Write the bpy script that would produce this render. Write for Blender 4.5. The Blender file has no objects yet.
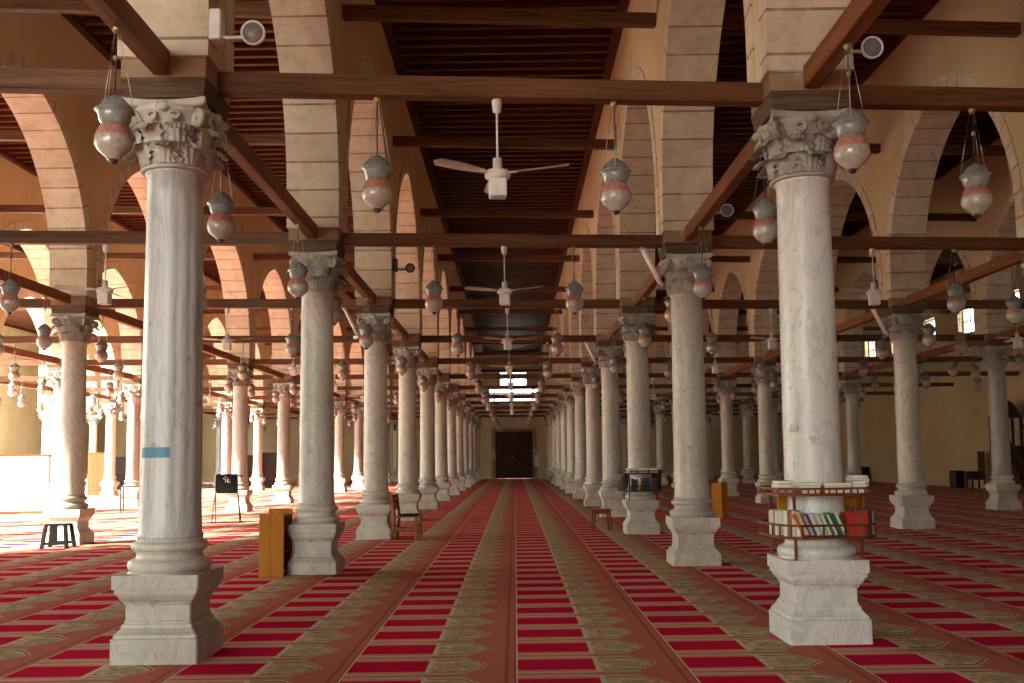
import bpy, math, random
from mathutils import Matrix, Vector
random.seed(4)
C = bpy.context.scene.collection
PI = math.pi
# ------------------------------------------------------------------ layout (metres)
K, Y0, ST, H = .0886, 8.51, 6.062, 1.57            # skew of the column grid, first line, bay, eye height
SK = math.atan(K)
XL4, XLLL, XLL, XL, XR, XRR, XRRR, XW = -20.0, -14.4, -8.84, -2.85, 2.61, 8.46, 13.6, 20.7
XL5 = -25.8
ROWS = [XL4, XLLL, XLL, XL, XR, XRR, XRRR]
ZB0, ZB1 = 4.72, 4.90
def gy(x, i): return Y0 + (i - 1) * ST + K * x
F, PITCH, ROLL, YAW, SY = 992.45, .0838, .0125, -.0019, .0333
def proj(X, Y, Z):
    x, y, z = X, Y, Z - H
    c, s = math.cos(YAW), math.sin(YAW); x, y = c*x - s*y, s*x + c*y
    c, s = math.cos(PITCH), math.sin(PITCH); y, z = c*y + s*z, -s*y + c*z
    if y < .3: return None
    u, v = F*x/y, F*z/y
    c, s = math.cos(ROLL), math.sin(ROLL); u, v = c*u - s*v, s*u + c*v
    return 512 + u, 341.5 - v + SY*1024
def inframe(pts, m=0):
    q = [proj(*p) for p in pts]
    q = [p for p in q if p]
    if not q: return False
    return max(p[0] for p in q) > -m and min(p[0] for p in q) < 1024+m and max(p[1] for p in q) > -m and min(p[1] for p in q) < 683+m

# ------------------------------------------------------------------ materials
def nmat(name):
    m = bpy.data.materials.new(name); m.use_nodes = True
    nt = m.node_tree; b = nt.nodes['Principled BSDF']
    return m, nt, b
def N(nt, t, **kw):
    n = nt.nodes.new(t)
    for k, v in kw.items():
        if k.startswith('_'): setattr(n, k[1:], v)
        else: n.inputs[k.replace('__', ' ')].default_value = v
    return n
def ramp(nt, stops, src):
    r = nt.nodes.new('ShaderNodeValToRGB'); e = r.color_ramp.elements
    while len(e) < len(stops): e.new(.5)
    for q, (p, c) in zip(e, stops): q.position = p; q.color = (*c, 1)
    nt.links.new(src, r.inputs['Fac']); return r.outputs['Color']
def mix(nt, a, b, fac, mode='MIX'):
    m = nt.nodes.new('ShaderNodeMix'); m.data_type = 'RGBA'; m.blend_type = mode
    for sock, v in ((m.inputs[6], a), (m.inputs[7], b), (m.inputs[0], fac)):
        if hasattr(v, 'is_linked') or hasattr(v, 'links'): nt.links.new(v, sock)
        elif isinstance(v, (int, float)): sock.default_value = v
        else: sock.default_value = (*v, 1)
    return m.outputs[2]
def M_(nt, op, a, b=None, c=None):
    n = nt.nodes.new('ShaderNodeMath'); n.operation = op
    for k, v in enumerate((a, b, c)):
        if v is None: continue
        if isinstance(v, (int, float)): n.inputs[k].default_value = v
        else: nt.links.new(v, n.inputs[k])
    return n.outputs[0]
def coords(nt, kind='Object', scale=(1, 1, 1), rot=(0, 0, 0)):
    t = nt.nodes.new('ShaderNodeTexCoord'); mp = nt.nodes.new('ShaderNodeMapping')
    mp.inputs['Scale'].default_value = scale; mp.inputs['Rotation'].default_value = rot
    nt.links.new(t.outputs[kind], mp.inputs['Vector']); return mp.outputs['Vector']
def noise(nt, vec, scale, detail=4, rough=.55, dist=0.):
    n = N(nt, 'ShaderNodeTexNoise', Scale=scale, Detail=detail, Roughness=rough, Distortion=dist)
    nt.links.new(vec, n.inputs['Vector']); return n.outputs['Fac']
def bump(nt, b, h, strength=.3, dist=.02):
    n = N(nt, 'ShaderNodeBump', Strength=strength, Distance=dist)
    nt.links.new(h, n.inputs['Height']); nt.links.new(n.outputs['Normal'], b.inputs['Normal'])

def flat(name, col, rough=.6, metal=0, spec=.5, var=.12, scale=14):
    m, nt, b = nmat(name); v = coords(nt)
    f = noise(nt, v, scale, 3)
    c = ramp(nt, [(.3, tuple(x*(1-var) for x in col)), (.7, tuple(min(1, x*(1+var)) for x in col))], f)
    nt.links.new(c, b.inputs['Base Color']); b.inputs['Roughness'].default_value = rough
    b.inputs['Metallic'].default_value = metal; b.inputs['Specular IOR Level'].default_value = spec
    return m
def wood(name, a, b_, axis=0, rough=.55, scale=9):
    m, nt, b = nmat(name)
    sc = [scale]*3; sc[axis] = scale*.06
    v = coords(nt, 'Object', tuple(sc)); oi = nt.nodes.new('ShaderNodeObjectInfo')
    add = nt.nodes.new('ShaderNodeVectorMath'); add.operation = 'ADD'
    cmb = nt.nodes.new('ShaderNodeCombineXYZ'); r = M_(nt, 'MULTIPLY', oi.outputs['Random'], 40)
    nt.links.new(r, cmb.inputs[0]); nt.links.new(r, cmb.inputs[1])
    nt.links.new(v, add.inputs[0]); nt.links.new(cmb.outputs[0], add.inputs[1])
    f = noise(nt, add.outputs[0], 1.6, 6, .6, .6)
    c = ramp(nt, [(.3, a), (.72, b_)], f)
    var = M_(nt, 'MULTIPLY_ADD', oi.outputs['Random'], .35, .8)
    c = mix(nt, c, (0, 0, 0), M_(nt, 'SUBTRACT', 1., M_(nt, 'MINIMUM', var, 1.)))
    nt.links.new(c, b.inputs['Base Color']); b.inputs['Roughness'].default_value = rough
    b.inputs['Specular IOR Level'].default_value = .22
    bump(nt, b, f, .25, .01); return m
def marble(name, base, vein, dirt, vs=3.0, vert=False, amount=.5, tint=True, gloss=.42):
    m, nt, b = nmat(name)
    v = coords(nt, 'Object', (1, 1, .12) if vert else (1, 1, .42), (.5, .35, 0) if not vert else (0, 0, 0))
    oi = nt.nodes.new('ShaderNodeObjectInfo')
    add = nt.nodes.new('ShaderNodeVectorMath'); add.operation = 'ADD'
    cmb = nt.nodes.new('ShaderNodeCombineXYZ'); r = M_(nt, 'MULTIPLY', oi.outputs['Random'], 30)
    for k in range(3): nt.links.new(r, cmb.inputs[k])
    nt.links.new(v, add.inputs[0]); nt.links.new(cmb.outputs[0], add.inputs[1]); v = add.outputs[0]
    f1 = noise(nt, v, vs, 8, .62, 1.6)
    ridge = M_(nt, 'ABSOLUTE', M_(nt, 'SUBTRACT', f1, .5))
    vm = ramp(nt, [(0, (1, 1, 1)), (.045, (0, 0, 0))], ridge)
    f2 = noise(nt, v, vs*.6, 5, .6)
    cloud = ramp(nt, [(.35, (0, 0, 0)), (.7, (1, 1, 1))], f2)
    c = mix(nt, base, dirt, M_(nt, 'MULTIPLY', cloud, .75))
    c = mix(nt, c, vein, M_(nt, 'MULTIPLY', vm, amount))
    f3 = noise(nt, coords(nt), 9, 4, .55)
    spots = ramp(nt, [(.655, (0, 0, 0)), (.69, (1, 1, 1))], f3)
    c = mix(nt, c, tuple(x*.45 for x in dirt), M_(nt, 'MULTIPLY', spots, .55))
    if tint:
        t = ramp(nt, [(0, (1, .97, .92)), (.35, (.86, .84, .82)), (.6, (1, .95, .88)), (.85, (.72, .69, .66)), (1, (.96, .88, .80))], oi.outputs['Random'])
        c = mix(nt, c, t, 1., 'MULTIPLY')
    nt.links.new(c, b.inputs['Base Color'])
    b.inputs['Roughness'].default_value = gloss
    bump(nt, b, f3, .12, .01); return m

MT = {}
MT['marble'] = marble('marble', (.60, .565, .505), (.32, .30, .28), (.42, .375, .32))
MT['marble_veined'] = marble('marble_veined', (.68, .665, .64), (.40, .395, .395), (.53, .51, .48), 3.0, False, .55, False, .35)
MT['marble_streaked'] = marble('marble_streaked', (.54, .53, .505), (.27, .28, .30), (.37, .375, .38), 5.0, True, .55, False, .38)
MT['marble_grey'] = marble('marble_grey', (.34, .32, .31), (.55, .5, .46), (.2, .19, .19), 3, True, .4, False)
MT['base_stone'] = marble('base_stone', (.64, .61, .55), (.31, .29, .26), (.36, .32, .28), 3.5, False, .4, True, .5)
MT['capital'] = marble('capital_stone', (.58, .55, .50), (.28, .26, .24), (.25, .23, .205), 5, False, .3, True, .7)
MT['beam'] = wood('beam_wood', (.070, .028, .012), (.19, .080, .034))
MT['beam_y'] = wood('beam_wood_long', (.12, .040, .014), (.30, .105, .036), 1)
MT['ceiling'] = wood('ceiling_wood', (.045, .011, .004), (.10, .024, .008), 0, .6, 5)
MT['ceiling_slat'] = wood('slat_wood', (.060, .016, .006), (.14, .040, .013), 0, .5, 6)
MT['abacus'] = wood('impost_wood', (.06, .038, .024), (.17, .11, .065), 0, .8, 26)
MT['amber'] = wood('amber_wood', (.30, .095, .004), (.48, .18, .010), 2, .65, 7)
MT['redwood'] = wood('shelf_wood', (.10, .025, .010), (.22, .065, .022), 0, .45, 9)
MT['orangewood'] = wood('screen_wood', (.15, .036, .008), (.26, .075, .018), 2, .5, 6)
MT['darkwood'] = wood('dark_wood', (.030, .014, .009), (.075, .034, .02), 2, .5, 8)
MT['doorwood'] = wood('door_wood', (.035, .014, .008), (.09, .035, .018), 2, .5, 6)
MT['chairwood'] = wood('chair_wood', (.22, .065, .012), (.38, .135, .03), 2, .4, 9)
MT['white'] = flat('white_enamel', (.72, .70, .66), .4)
MT['steel'] = flat('steel', (.42, .41, .39), .35, .8)
MT['brass'] = flat('brass', (.45, .33, .16), .4, .7)
MT['darkmetal'] = flat('dark_metal', (.05, .045, .04), .5, .3)
MT['black'] = flat('black_plastic', (.006, .006, .006), .7, 0, .2)
MT['redplastic'] = flat('red_plastic', (.24, .018, .010), .4)
MT['teal'] = flat('teal_tape', (.06, .22, .30), .5, var=.35, scale=60)
MT['paper'] = flat('paper', (.75, .74, .68), .8, var=.04)
MT['greyglass'] = flat('lamp_glass', (.22, .25, .235), .18, 0, .9, .25, 30)
MT['milkglass'] = flat('lamp_milk_glass', (.42, .39, .34), .2, 0, .9, .2, 30)
MT['pinkglass'] = flat('lamp_pink_glass', (.42, .19, .145), .3, 0, .7, .3, 30)
MT['paving'] = flat('courtyard_paving', (.62, .57, .50), .8, var=.08, scale=1)
def lens():
    m, nt, b = nmat('lamp_lens'); b.inputs['Base Color'].default_value = (.20, .19, .19, 1); b.inputs['Roughness'].default_value = .15
    v = coords(nt, 'Object', (60, 60, 60)); f = noise(nt, v, 1); bump(nt, b, f, .4, .01); return m
MT['lens'] = lens()
def plaster():
    m, nt, b = nmat('ochre_plaster'); v = coords(nt)
    f = noise(nt, v, .5, 6, .6); g = noise(nt, coords(nt, 'Object', (1, 1, .25)), 1.7, 4, .6)
    c = ramp(nt, [(.3, (.52, .385, .215)), (.55, (.60, .455, .27)), (.75, (.66, .51, .32))], f)
    c = mix(nt, c, (.46, .29, .14), M_(nt, 'MULTIPLY', ramp(nt, [(.52, (0, 0, 0)), (.75, (1, 1, 1))], g), .45))
    nt.links.new(c, b.inputs['Base Color']); b.inputs['Roughness'].default_value = .92
    bump(nt, b, noise(nt, v, 30, 3), .15, .01); return m
MT['plaster'] = plaster()
def stone():
    m, nt, b = nmat('arch_stone'); v = coords(nt, 'UV')
    br = nt.nodes.new('ShaderNodeTexBrick')
    br.inputs['Scale'].default_value = 1; br.inputs['Brick Width'].default_value = 1.9; br.inputs['Row Height'].default_value = .40
    br.inputs['Mortar Size'].default_value = .015; br.inputs['Mortar Smooth'].default_value = .2; br.inputs['Bias'].default_value = .0
    br.offset = .5; br.offset_frequency = 2
    br.inputs['Color1'].default_value = (.63, .53, .395, 1); br.inputs['Color2'].default_value = (.54, .435, .315, 1)
    br.inputs['Mortar'].default_value = (.26, .17, .10, 1)
    nt.links.new(v, br.inputs['Vector'])
    n = noise(nt, coords(nt), 5, 8, .7)
    c = mix(nt, br.outputs['Color'], (.33, .24, .155), M_(nt, 'MULTIPLY', ramp(nt, [(.46, (0, 0, 0)), (.72, (1, 1, 1))], n), .6))
    c = mix(nt, c, (.74, .66, .53), M_(nt, 'MULTIPLY', ramp(nt, [(.5, (0, 0, 0)), (.66, (1, 1, 1))], noise(nt, coords(nt), 2.2, 5, .6)), .4))
    nt.links.new(c, b.inputs['Base Color']); b.inputs['Roughness'].default_value = .88
    h = M_(nt, 'ADD', M_(nt, 'MULTIPLY', br.outputs['Fac'], -1.), M_(nt, 'MULTIPLY', n, .25))
    bump(nt, b, h, .5, .02); return m
MT['stone'] = stone()

def carpet():
    m, nt, b = nmat('prayer_carpet')
    tc = nt.nodes.new('ShaderNodeTexCoord'); sp = nt.nodes.new('ShaderNodeSeparateXYZ'); nt.links.new(tc.outputs['Object'], sp.inputs[0])
    X, Y = sp.outputs[0], sp.outputs[1]
    PX, PY = 1.275, .683
    a = M_(nt, 'DIVIDE', M_(nt, 'SUBTRACT', X, -.012), PX)
    u = M_(nt, 'FRACT', M_(nt, 'ADD', a, 60.))          # 0..1 across one rug
    yy = M_(nt, 'SUBTRACT', Y, M_(nt, 'MULTIPLY', X, .012))
    v = M_(nt, 'FRACT', M_(nt, 'ADD', M_(nt, 'DIVIDE', M_(nt, 'SUBTRACT', yy, 8.09), PY), 60.))   # 0..1 ; red field centred on .5
    dv = M_(nt, 'ABSOLUTE', M_(nt, 'SUBTRACT', v, .5))
    lt = lambda p, q: M_(nt, 'LESS_THAN', p, q); gt = lambda p, q: M_(nt, 'GREATER_THAN', p, q)
    AND = lambda p, q: M_(nt, 'MULTIPLY', p, q)
    wv = noise(nt, tc.outputs['Object'], 60, 2); wl = noise(nt, tc.outputs['Object'], .35, 3)
    salmon, pinkt, red, tan, cream, dark = (.52, .165, .115), (.60, .28, .20), (.56, .004, .045), (.42, .30, .18), (.74, .58, .38), (.17, .09, .055)
    c = mix(nt, salmon, (.46, .135, .095), wv)
    # the striped joint between two red fields
    infield = lt(u, .47)
    c = mix(nt, c, pinkt, infield)
    c = mix(nt, c, red, AND(infield, lt(dv, .285)))
    c = mix(nt, c, cream, AND(infield, AND(gt(dv, .405), lt(dv, .425))))
    c = mix(nt, c, (.30, .14, .09), AND(lt(u, .75), gt(dv, .483)))
    c = mix(nt, c, (.46, .28, .17), AND(AND(gt(u, .47), lt(u, .72)), AND(gt(dv, .40), lt(dv, .47))))
    # the arched head: leaf shape between u=.47 and .85
    t = M_(nt, 'DIVIDE', M_(nt, 'SUBTRACT', u, .47), .37)
    hw = M_(nt, 'MULTIPLY', M_(nt, 'POWER', M_(nt, 'MINIMUM', M_(nt, 'MAXIMUM', M_(nt, 'DIVIDE', M_(nt, 'SUBTRACT', 1.0, t), .42), 0.), 1.), .75), .395)
    head = AND(gt(t, 0), AND(lt(t, 1), lt(dv, hw)))
    vmp = nt.nodes.new('ShaderNodeMapping'); vmp.inputs['Scale'].default_value = (13, 34, 1); nt.links.new(tc.outputs['Object'], vmp.inputs['Vector'])
    vor = N(nt, 'ShaderNodeTexVoronoi', Scale=1.); nt.links.new(vmp.outputs['Vector'], vor.inputs['Vector'])
    orn = ramp(nt, [(.12, (.20, .13, .07)), (.36, (.43, .30, .17)), (.62, (.60, .44, .28))], vor.outputs['Distance'])
    c = mix(nt, c, orn, head)
    edge = AND(head, gt(dv, M_(nt, 'SUBTRACT', hw, .035)))
    c = mix(nt, c, (.62, .46, .30), edge)
    ed2 = AND(head, AND(gt(dv, M_(nt, 'SUBTRACT', hw, .085)), lt(dv, M_(nt, 'SUBTRACT', hw, .045))))
    c = mix(nt, c, (.20, .11, .06), ed2)
    inner = AND(AND(gt(t, .30), lt(t, .9)), lt(dv, M_(nt, 'MULTIPLY', M_(nt, 'SUBTRACT', hw, .13), .62)))
    c = mix(nt, c, (.30, .25, .15), M_(nt, 'MULTIPLY', inner, .55))
    zig = M_(nt, 'MULTIPLY', M_(nt, 'ABSOLUTE', M_(nt, 'SUBTRACT', M_(nt, 'FRACT', M_(nt, 'MULTIPLY', v, 5.)), .5)), .12)
    c = mix(nt, c, (.62, .50, .34), AND(AND(gt(t, 0), lt(t, M_(nt, 'ADD', zig, .05))), lt(dv, .42)))
    # long joints between rugs
    c = mix(nt, c, cream, lt(M_(nt, 'ABSOLUTE', M_(nt, 'SUBTRACT', u, .006)), .005))
    c = mix(nt, c, dark, gt(u, .992))
    c = mix(nt, c, (.38, .095, .062), AND(gt(u, .90), lt(M_(nt, 'ABSOLUTE', M_(nt, 'SUBTRACT', u, .945)), .012)))
    c = mix(nt, c, (.5, .5, .5), M_(nt, 'MULTIPLY', wl, .04))
    nt.links.new(c, b.inputs['Base Color']); b.inputs['Roughness'].default_value = .95
    b.inputs['Specular IOR Level'].default_value = .0
    bump(nt, b, wv, .3, .004); return m
MT['carpet'] = carpet()
def glass():
    m, nt, b = nmat('window_glass'); out = nt.nodes['Material Output']
    tr = nt.nodes.new('ShaderNodeBsdfTransparent'); gl = nt.nodes.new('ShaderNodeBsdfGlossy'); mx = nt.nodes.new('ShaderNodeMixShader')
    gl.inputs['Roughness'].default_value = .05; mx.inputs[0].default_value = .08
    tr.inputs['Color'].default_value = (.93, .96, .98, 1)
    nt.links.new(tr.outputs[0], mx.inputs[1]); nt.links.new(gl.outputs[0], mx.inputs[2]); nt.links.new(mx.outputs[0], out.inputs['Surface']); return m
MT['glass'] = glass()
MT['skyscreen'] = flat('pale_lattice', (.8, .82, .85), .8)
BOOKC = {'white': (.70, .66, .58), 'green': (.02, .12, .06), 'red': (.42, .02, .02), 'brown': (.22, .09, .04), 'darkgreen': (.015, .06, .035), 'cream': (.62, .52, .36), 'navy': (.03, .05, .12), 'orange': (.5, .17, .05), 'lightgreen': (.25, .5, .2), 'grey': (.4, .4, .4)}
for k, c in BOOKC.items(): MT['cover_'+k] = flat('cover_'+k, c, .5, var=.15, scale=40)

# ------------------------------------------------------------------ mesh builder
class MB:
    def __init__(s): s.v, s.f, s.uv, s.sm = [], [], [], []
    def face(s, idx, uv=None, sm=False): s.f.append(tuple(idx)); s.uv.append(uv); s.sm.append(sm)
    def quad(s, a, b, c, d, uv=None):
        n = len(s.v); s.v += [a, b, c, d]; s.face((n, n+1, n+2, n+3), uv)
    def box(s, lo, hi, mat=None, ch=0.):
        x0, y0, z0 = lo; x1, y1, z1 = hi; c = min(ch, (x1-x0)*.4, (y1-y0)*.4, (z1-z0)*.4)
        if c <= 0:
            P = [(x0,y0,z0),(x1,y0,z0),(x1,y1,z0),(x0,y1,z0),(x0,y0,z1),(x1,y0,z1),(x1,y1,z1),(x0,y1,z1)]
            Fs = [(0,3,2,1),(4,5,6,7),(0,1,5,4),(1,2,6,5),(2,3,7,6),(3,0,4,7)]
        else:
            P = []; idx = {}
            for i, x in enumerate((x0, x1)):
                for j, y in enumerate((y0, y1)):
                    for k, z in enumerate((z0, z1)):
                        sx, sy, sz = (1-2*i)*c, (1-2*j)*c, (1-2*k)*c
                        for a, p in enumerate(((x, y+sy, z+sz), (x+sx, y, z+sz), (x+sx, y+sy, z))):
                            idx[i, j, k, a] = len(P); P.append(p)
            I = lambda i, j, k, a: idx[i, j, k, a]
            Fs = []
            for i in (0, 1): Fs.append([I(i,0,0,0), I(i,0,1,0), I(i,1,1,0), I(i,1,0,0)])
            for j in (0, 1): Fs.append([I(0,j,0,1), I(0,j,1,1), I(1,j,1,1), I(1,j,0,1)])
            for k in (0, 1): Fs.append([I(0,0,k,2), I(0,1,k,2), I(1,1,k,2), I(1,0,k,2)])
            for i in (0, 1):
                for j in (0, 1): Fs.append([I(i,j,0,0), I(i,j,1,0), I(i,j,1,1), I(i,j,0,1)])
                for k in (0, 1): Fs.append([I(i,0,k,0), I(i,1,k,0), I(i,1,k,2), I(i,0,k,2)])
            for j in (0, 1):
                for k in (0, 1): Fs.append([I(0,j,k,1), I(1,j,k,1), I(1,j,k,2), I(0,j,k,2)])
            for i in (0, 1):
                for j in (0, 1):
                    for k in (0, 1): Fs.append([I(i,j,k,0), I(i,j,k,1), I(i,j,k,2)])
            cen = Vector(((x0+x1)/2, (y0+y1)/2, (z0+z1)/2)); G = []
            for f in Fs:
                p = [Vector(P[q]) for q in f]; nn = (p[1]-p[0]).cross(p[2]-p[0])
                G.append(f if nn.dot(sum(p, Vector())/len(p)-cen) > 0 else f[::-1])
            Fs = G
        n = len(s.v)
        s.v += [tuple(mat @ Vector(p)) if mat else p for p in P]
        for f in Fs: s.face([n+q for q in f])
        return s
    def lathe(s, prof, seg=32, mat=None, rf=None, smooth=True, caps=True):
        n = len(s.v)
        for r, z in prof:
            for a in range(seg):
                t = 2*PI*a/seg; rr = r*(rf(t, z) if rf else 1)
                p = (rr*math.cos(t), rr*math.sin(t), z); s.v.append(tuple(mat @ Vector(p)) if mat else p)
        for j in range(len(prof)-1):
            for a in range(seg):
                b = (a+1) % seg; s.face((n+j*seg+a, n+j*seg+b, n+(j+1)*seg+b, n+(j+1)*seg+a), None, smooth)
        if caps:
            s.face([n+a for a in range(seg)][::-1]); s.face([n+(len(prof)-1)*seg+a for a in range(seg)])
        return s
    def sq(s, prof, ch=.012, ox=0, oy=0):           # square "lathe" for moulded plinths, hw,z
        n = len(s.v)
        for w, z in prof:
            c = ch
            for x, y in ((w-c,-w),(w,-w+c),(w,w-c),(w-c,w),(-w+c,w),(-w,w-c),(-w,-w+c),(-w+c,-w)): s.v.append((x+ox, y+oy, z))
        for j in range(len(prof)-1):
            for a in range(8):
                b = (a+1) % 8; s.face((n+j*8+a, n+j*8+b, n+(j+1)*8+b, n+(j+1)*8+a))
        s.face([n+a for a in range(8)][::-1]); s.face([n+(len(prof)-1)*8+a for a in range(8)]); return s
    def tube(s, pts, r, seg=8, close=False):
        pts = [Vector(p) for p in pts]; n = len(s.v); k = len(pts)
        rr = r if isinstance(r, (list, tuple)) else [r]*k
        up = None
        for i, p in enumerate(pts):
            d = (pts[(i+1) % k if close else min(i+1, k-1)] - pts[(i-1) % k if close else max(i-1, 0)]).normalized()
            if up is None: up = Vector((0,0,1)) if abs(d.z) < .9 else Vector((1,0,0))
            a = d.cross(up).normalized(); up = a.cross(d).normalized()
            for j in range(seg):
                t = 2*PI*j/seg; s.v.append(tuple(p + a*rr[i]*math.cos(t) + up*rr[i]*math.sin(t)))
        for i in range(k if close else k-1):
            i2 = (i+1) % k
            for j in range(seg):
                b = (j+1) % seg; s.face((n+i*seg+j, n+i*seg+b, n+i2*seg+b, n+i2*seg+j), None, True)
        if not close:
            s.face([n+j for j in range(seg)][::-1]); s.face([n+(k-1)*seg+j for j in range(seg)])
        return s
    def grid(s, fn, nu, nv, smooth=True):
        n = len(s.v)
        for i in range(nu+1):
            for j in range(nv+1): s.v.append(tuple(fn(i/nu, j/nv)))
        for i in range(nu):
            for j in range(nv):
                a = n+i*(nv+1)+j; s.face((a, a+nv+1, a+nv+2, a+1), None, smooth)
        return s
    def add(s, o, mat=None):
        n = len(s.v); s.v += [tuple(mat @ Vector(p)) if mat else p for p in o.v]
        for f, u, m in zip(o.f, o.uv, o.sm): s.face([q+n for q in f], u, m)
        return s
    def mesh(s, name, m):
        me = bpy.data.meshes.new(name); me.from_pydata(s.v, [], s.f)
        if any(s.uv):
            l = me.uv_layers.new(name='UVMap'); k = 0
            for f, u in zip(s.f, s.uv):
                for q in range(len(f)):
                    if u: l.data[k].uv = u[q]
                    k += 1
        for p, q in zip(me.polygons, s.sm): p.use_smooth = q
        me.materials.append(MT[m] if isinstance(m, str) else m); me.update(); return me
    def build(s, name, m, parent=None, loc=None, label=None):
        o = bpy.data.objects.new(name, s.mesh(name, m)); C.objects.link(o)
        if parent: o.parent = parent
        if loc: o.location = loc
        if label: o['label'] = label
        return o
def tag(o, label=None, cat=None, group=None, kind=None):
    for k, v in (('label', label), ('category', cat), ('group', group), ('kind', kind)):
        if v: o[k] = v
    return o
def empty(name, loc=(0,0,0), rz=0, label=None, cat=None, group=None):
    o = bpy.data.objects.new(name, None); C.objects.link(o); o.location = loc; o.rotation_euler = (0, 0, rz); o.empty_display_size = .1
    return tag(o, label, cat, group)
KIDS = {}
def kids(o): return [c for c in o.children]
def copy_tree(o, parent=None):
    c = o.copy(); C.objects.link(c)
    if parent: c.parent = parent
    for ch in kids(o): copy_tree(ch, c)
    return c
ORD = ['first', 'second', 'third', 'fourth', 'fifth', 'sixth', 'seventh', 'eighth', 'ninth', 'tenth', 'eleventh', 'twelfth', 'thirteenth', 'fourteenth']
ROWN = {XL5: 'the outermost row far left', XL4: 'the fourth row left of the centre', XLLL: 'the third row left of the centre', XLL: 'the second row left of the centre', XL: 'the row bordering the central aisle on the left',
        XR: 'the row bordering the central aisle on the right', XRR: 'the second row right of the centre', XRRR: 'the third row right of the centre'}
ROWS_SHORT = {XL5: 'outermost row far left', XL4: 'fourth row left', XLLL: 'third row left', XLL: 'second row left', XL: 'left row of central aisle', XR: 'right row of central aisle', XRR: 'second row right', XRRR: 'third row right'}

# ------------------------------------------------------------------ column prototypes
def leaf(r0, z0, h, w, ang, curl):
    mb = MB()
    for side in (0, 1):
        def fn(u, v, side=side):
            uu = (u-.5)*2
            lob = 1 + .22*math.sin(v*26)*(abs(uu) > .6)
            ww = w*(.62+.34*math.sin(min(v*1.2, 1)*PI*.75))*lob*(1 if v < .8 else max(.25, 1-(v-.8)*2.6))
            z = z0 + h*(v if v < .74 else .74 + (v-.74)*1.0 - (v-.74)**2*7.5)
            r = r0 + .012 + .035*v + (curl*((v-.6)/.4)**1.6 if v > .6 else 0)
            r += .020*math.cos(uu*PI*.5) + .012*math.cos(uu*PI*4) - side*.022
            a = ang + uu*ww/r0
            return (r*math.cos(a), r*math.sin(a), z)
        mb.grid(fn, 12, 14)
    return mb
def capital_mb():
    mb = MB(); q = .245
    mb.lathe([(q, 0), (q+.028, .004), (q+.035, .02), (q+.028, .036), (q+.004, .04), (q, .07), (q+.01, .3), (q+.035, .45), (q+.09, .56), (q+.12, .60)], 40)
    for k in range(8): mb.add(leaf(q, .045, .25, .088, k*PI/4, .115))
    for k in range(8): mb.add(leaf(q+.012, .19, .29, .088, (k+.5)*PI/4, .125))
    for k in range(4):                                   # corner volutes, with stalks rising to them
        a = PI/4 + k*PI/2; d = Vector((math.cos(a), math.sin(a), 0))
        pts, rr = [], []
        for j in range(8):
            t = j/7; pts.append(d*(q+.02+.10*t**2) + Vector((0, 0, .36+.20*t))); rr.append(.026)
        for j in range(1, 22):
            t = j/21; th = PI/2 - t*PI*3.4; rad = .085*(1-.75*t)
            pts.append(d*(q+.12+.075*0 + rad*math.cos(th)) + Vector((0, 0, .485+rad*math.sin(th)))); rr.append(.026*(1-.4*t))
        mb.tube(pts, rr, 7)
        for sgn in (-1, 1):                              # inner helices on each face
            b = a + sgn*PI*.14; e = Vector((math.cos(b), math.sin(b), 0)); tn = Vector((-math.sin(b), math.cos(b), 0))*sgn
            pp = []
            for j in range(16):
                t = j/15; th = -PI*.5+t*PI*2.6; rad = .052*(1-.65*t)
                pp.append(e*(q+.095) + tn*(rad*math.cos(th)+.02) + Vector((0, 0, .50+rad*math.sin(th))))
            mb.tube(pp, .015, 6)
        c = k*PI/2; e = Vector((math.cos(c), math.sin(c), 0))  # rosette in the middle of each face
        mb.lathe([(.001, 0), (.05, .0), (.058, .018), (.035, .04), (.001, .045)], 10, Matrix.Translation(e*(q+.085)+Vector((0, 0, .585))) @ Matrix.Rotation(c, 4, 'Z') @ Matrix.Rotation(PI/2, 4, 'Y'))
    # concave-sided abacus plate
    n = len(mb.v); ring = []
    for k in range(4):
        for j in range(9):
            t = (j-4)/4; x = .345*t*.96; y = -(.34 - .055*(1-t*t)); a = k*PI/2
            ring.append((x*math.cos(a)-y*math.sin(a), x*math.sin(a)+y*math.cos(a)))
    for z, s_ in ((.60, .95), (.615, 1), (.66, 1.02), (.68, .98)):
        for x, y in ring: mb.v.append((x*s_, y*s_, z))
    m = len(ring)
    for j in range(3):
        for a in range(m): b = (a+1) % m; mb.face((n+j*m+a, n+j*m+b, n+(j+1)*m+b, n+(j+1)*m+a))
    mb.face([n+a for a in range(m)][::-1]); mb.face([n+3*m+a for a in range(m)])
    return mb
def plinth_mb(v=0):
    P = [(.345, 0), (.345, .195), (.332, .20), (.328, .225), (.308, .245), (.286, .275), (.281, .30), (.268, .303), (.268, .325), (.26, .328), (.26, .45), (.271, .455), (.275, .475), (.295, .495), (.312, .525), (.314, .54), (.330, .543), (.330, .578), (.345, .582), (.345, .69)]
    if v == 1: P = [(.345, 0), (.345, .16), (.33, .18), (.30, .225), (.275, .24), (.27, .27), (.262, .28), (.262, .43), (.272, .434), (.272, .455), (.29, .475), (.312, .51), (.314, .53), (.33, .534), (.33, .565), (.345, .57), (.345, .69)]
    return MB().sq(P)
def torus_mb():
    prof = [(.33, .69)]
    for j in range(9): t = -PI/2 + PI*j/8; prof.append((.285+.045*math.cos(t), .745+.05*math.sin(t)))
    prof += [(.272, .80), (.262, .815), (.258, .835), (.266, .855), (.275, .862)]
    for j in range(9): t = -PI/2 + PI*j/8; prof.append((.272+.033*math.cos(t), .90+.036*math.sin(t)))
    prof += [(.262, .945), (.258, .97)]
    return MB().lathe(prof, 40)
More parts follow.
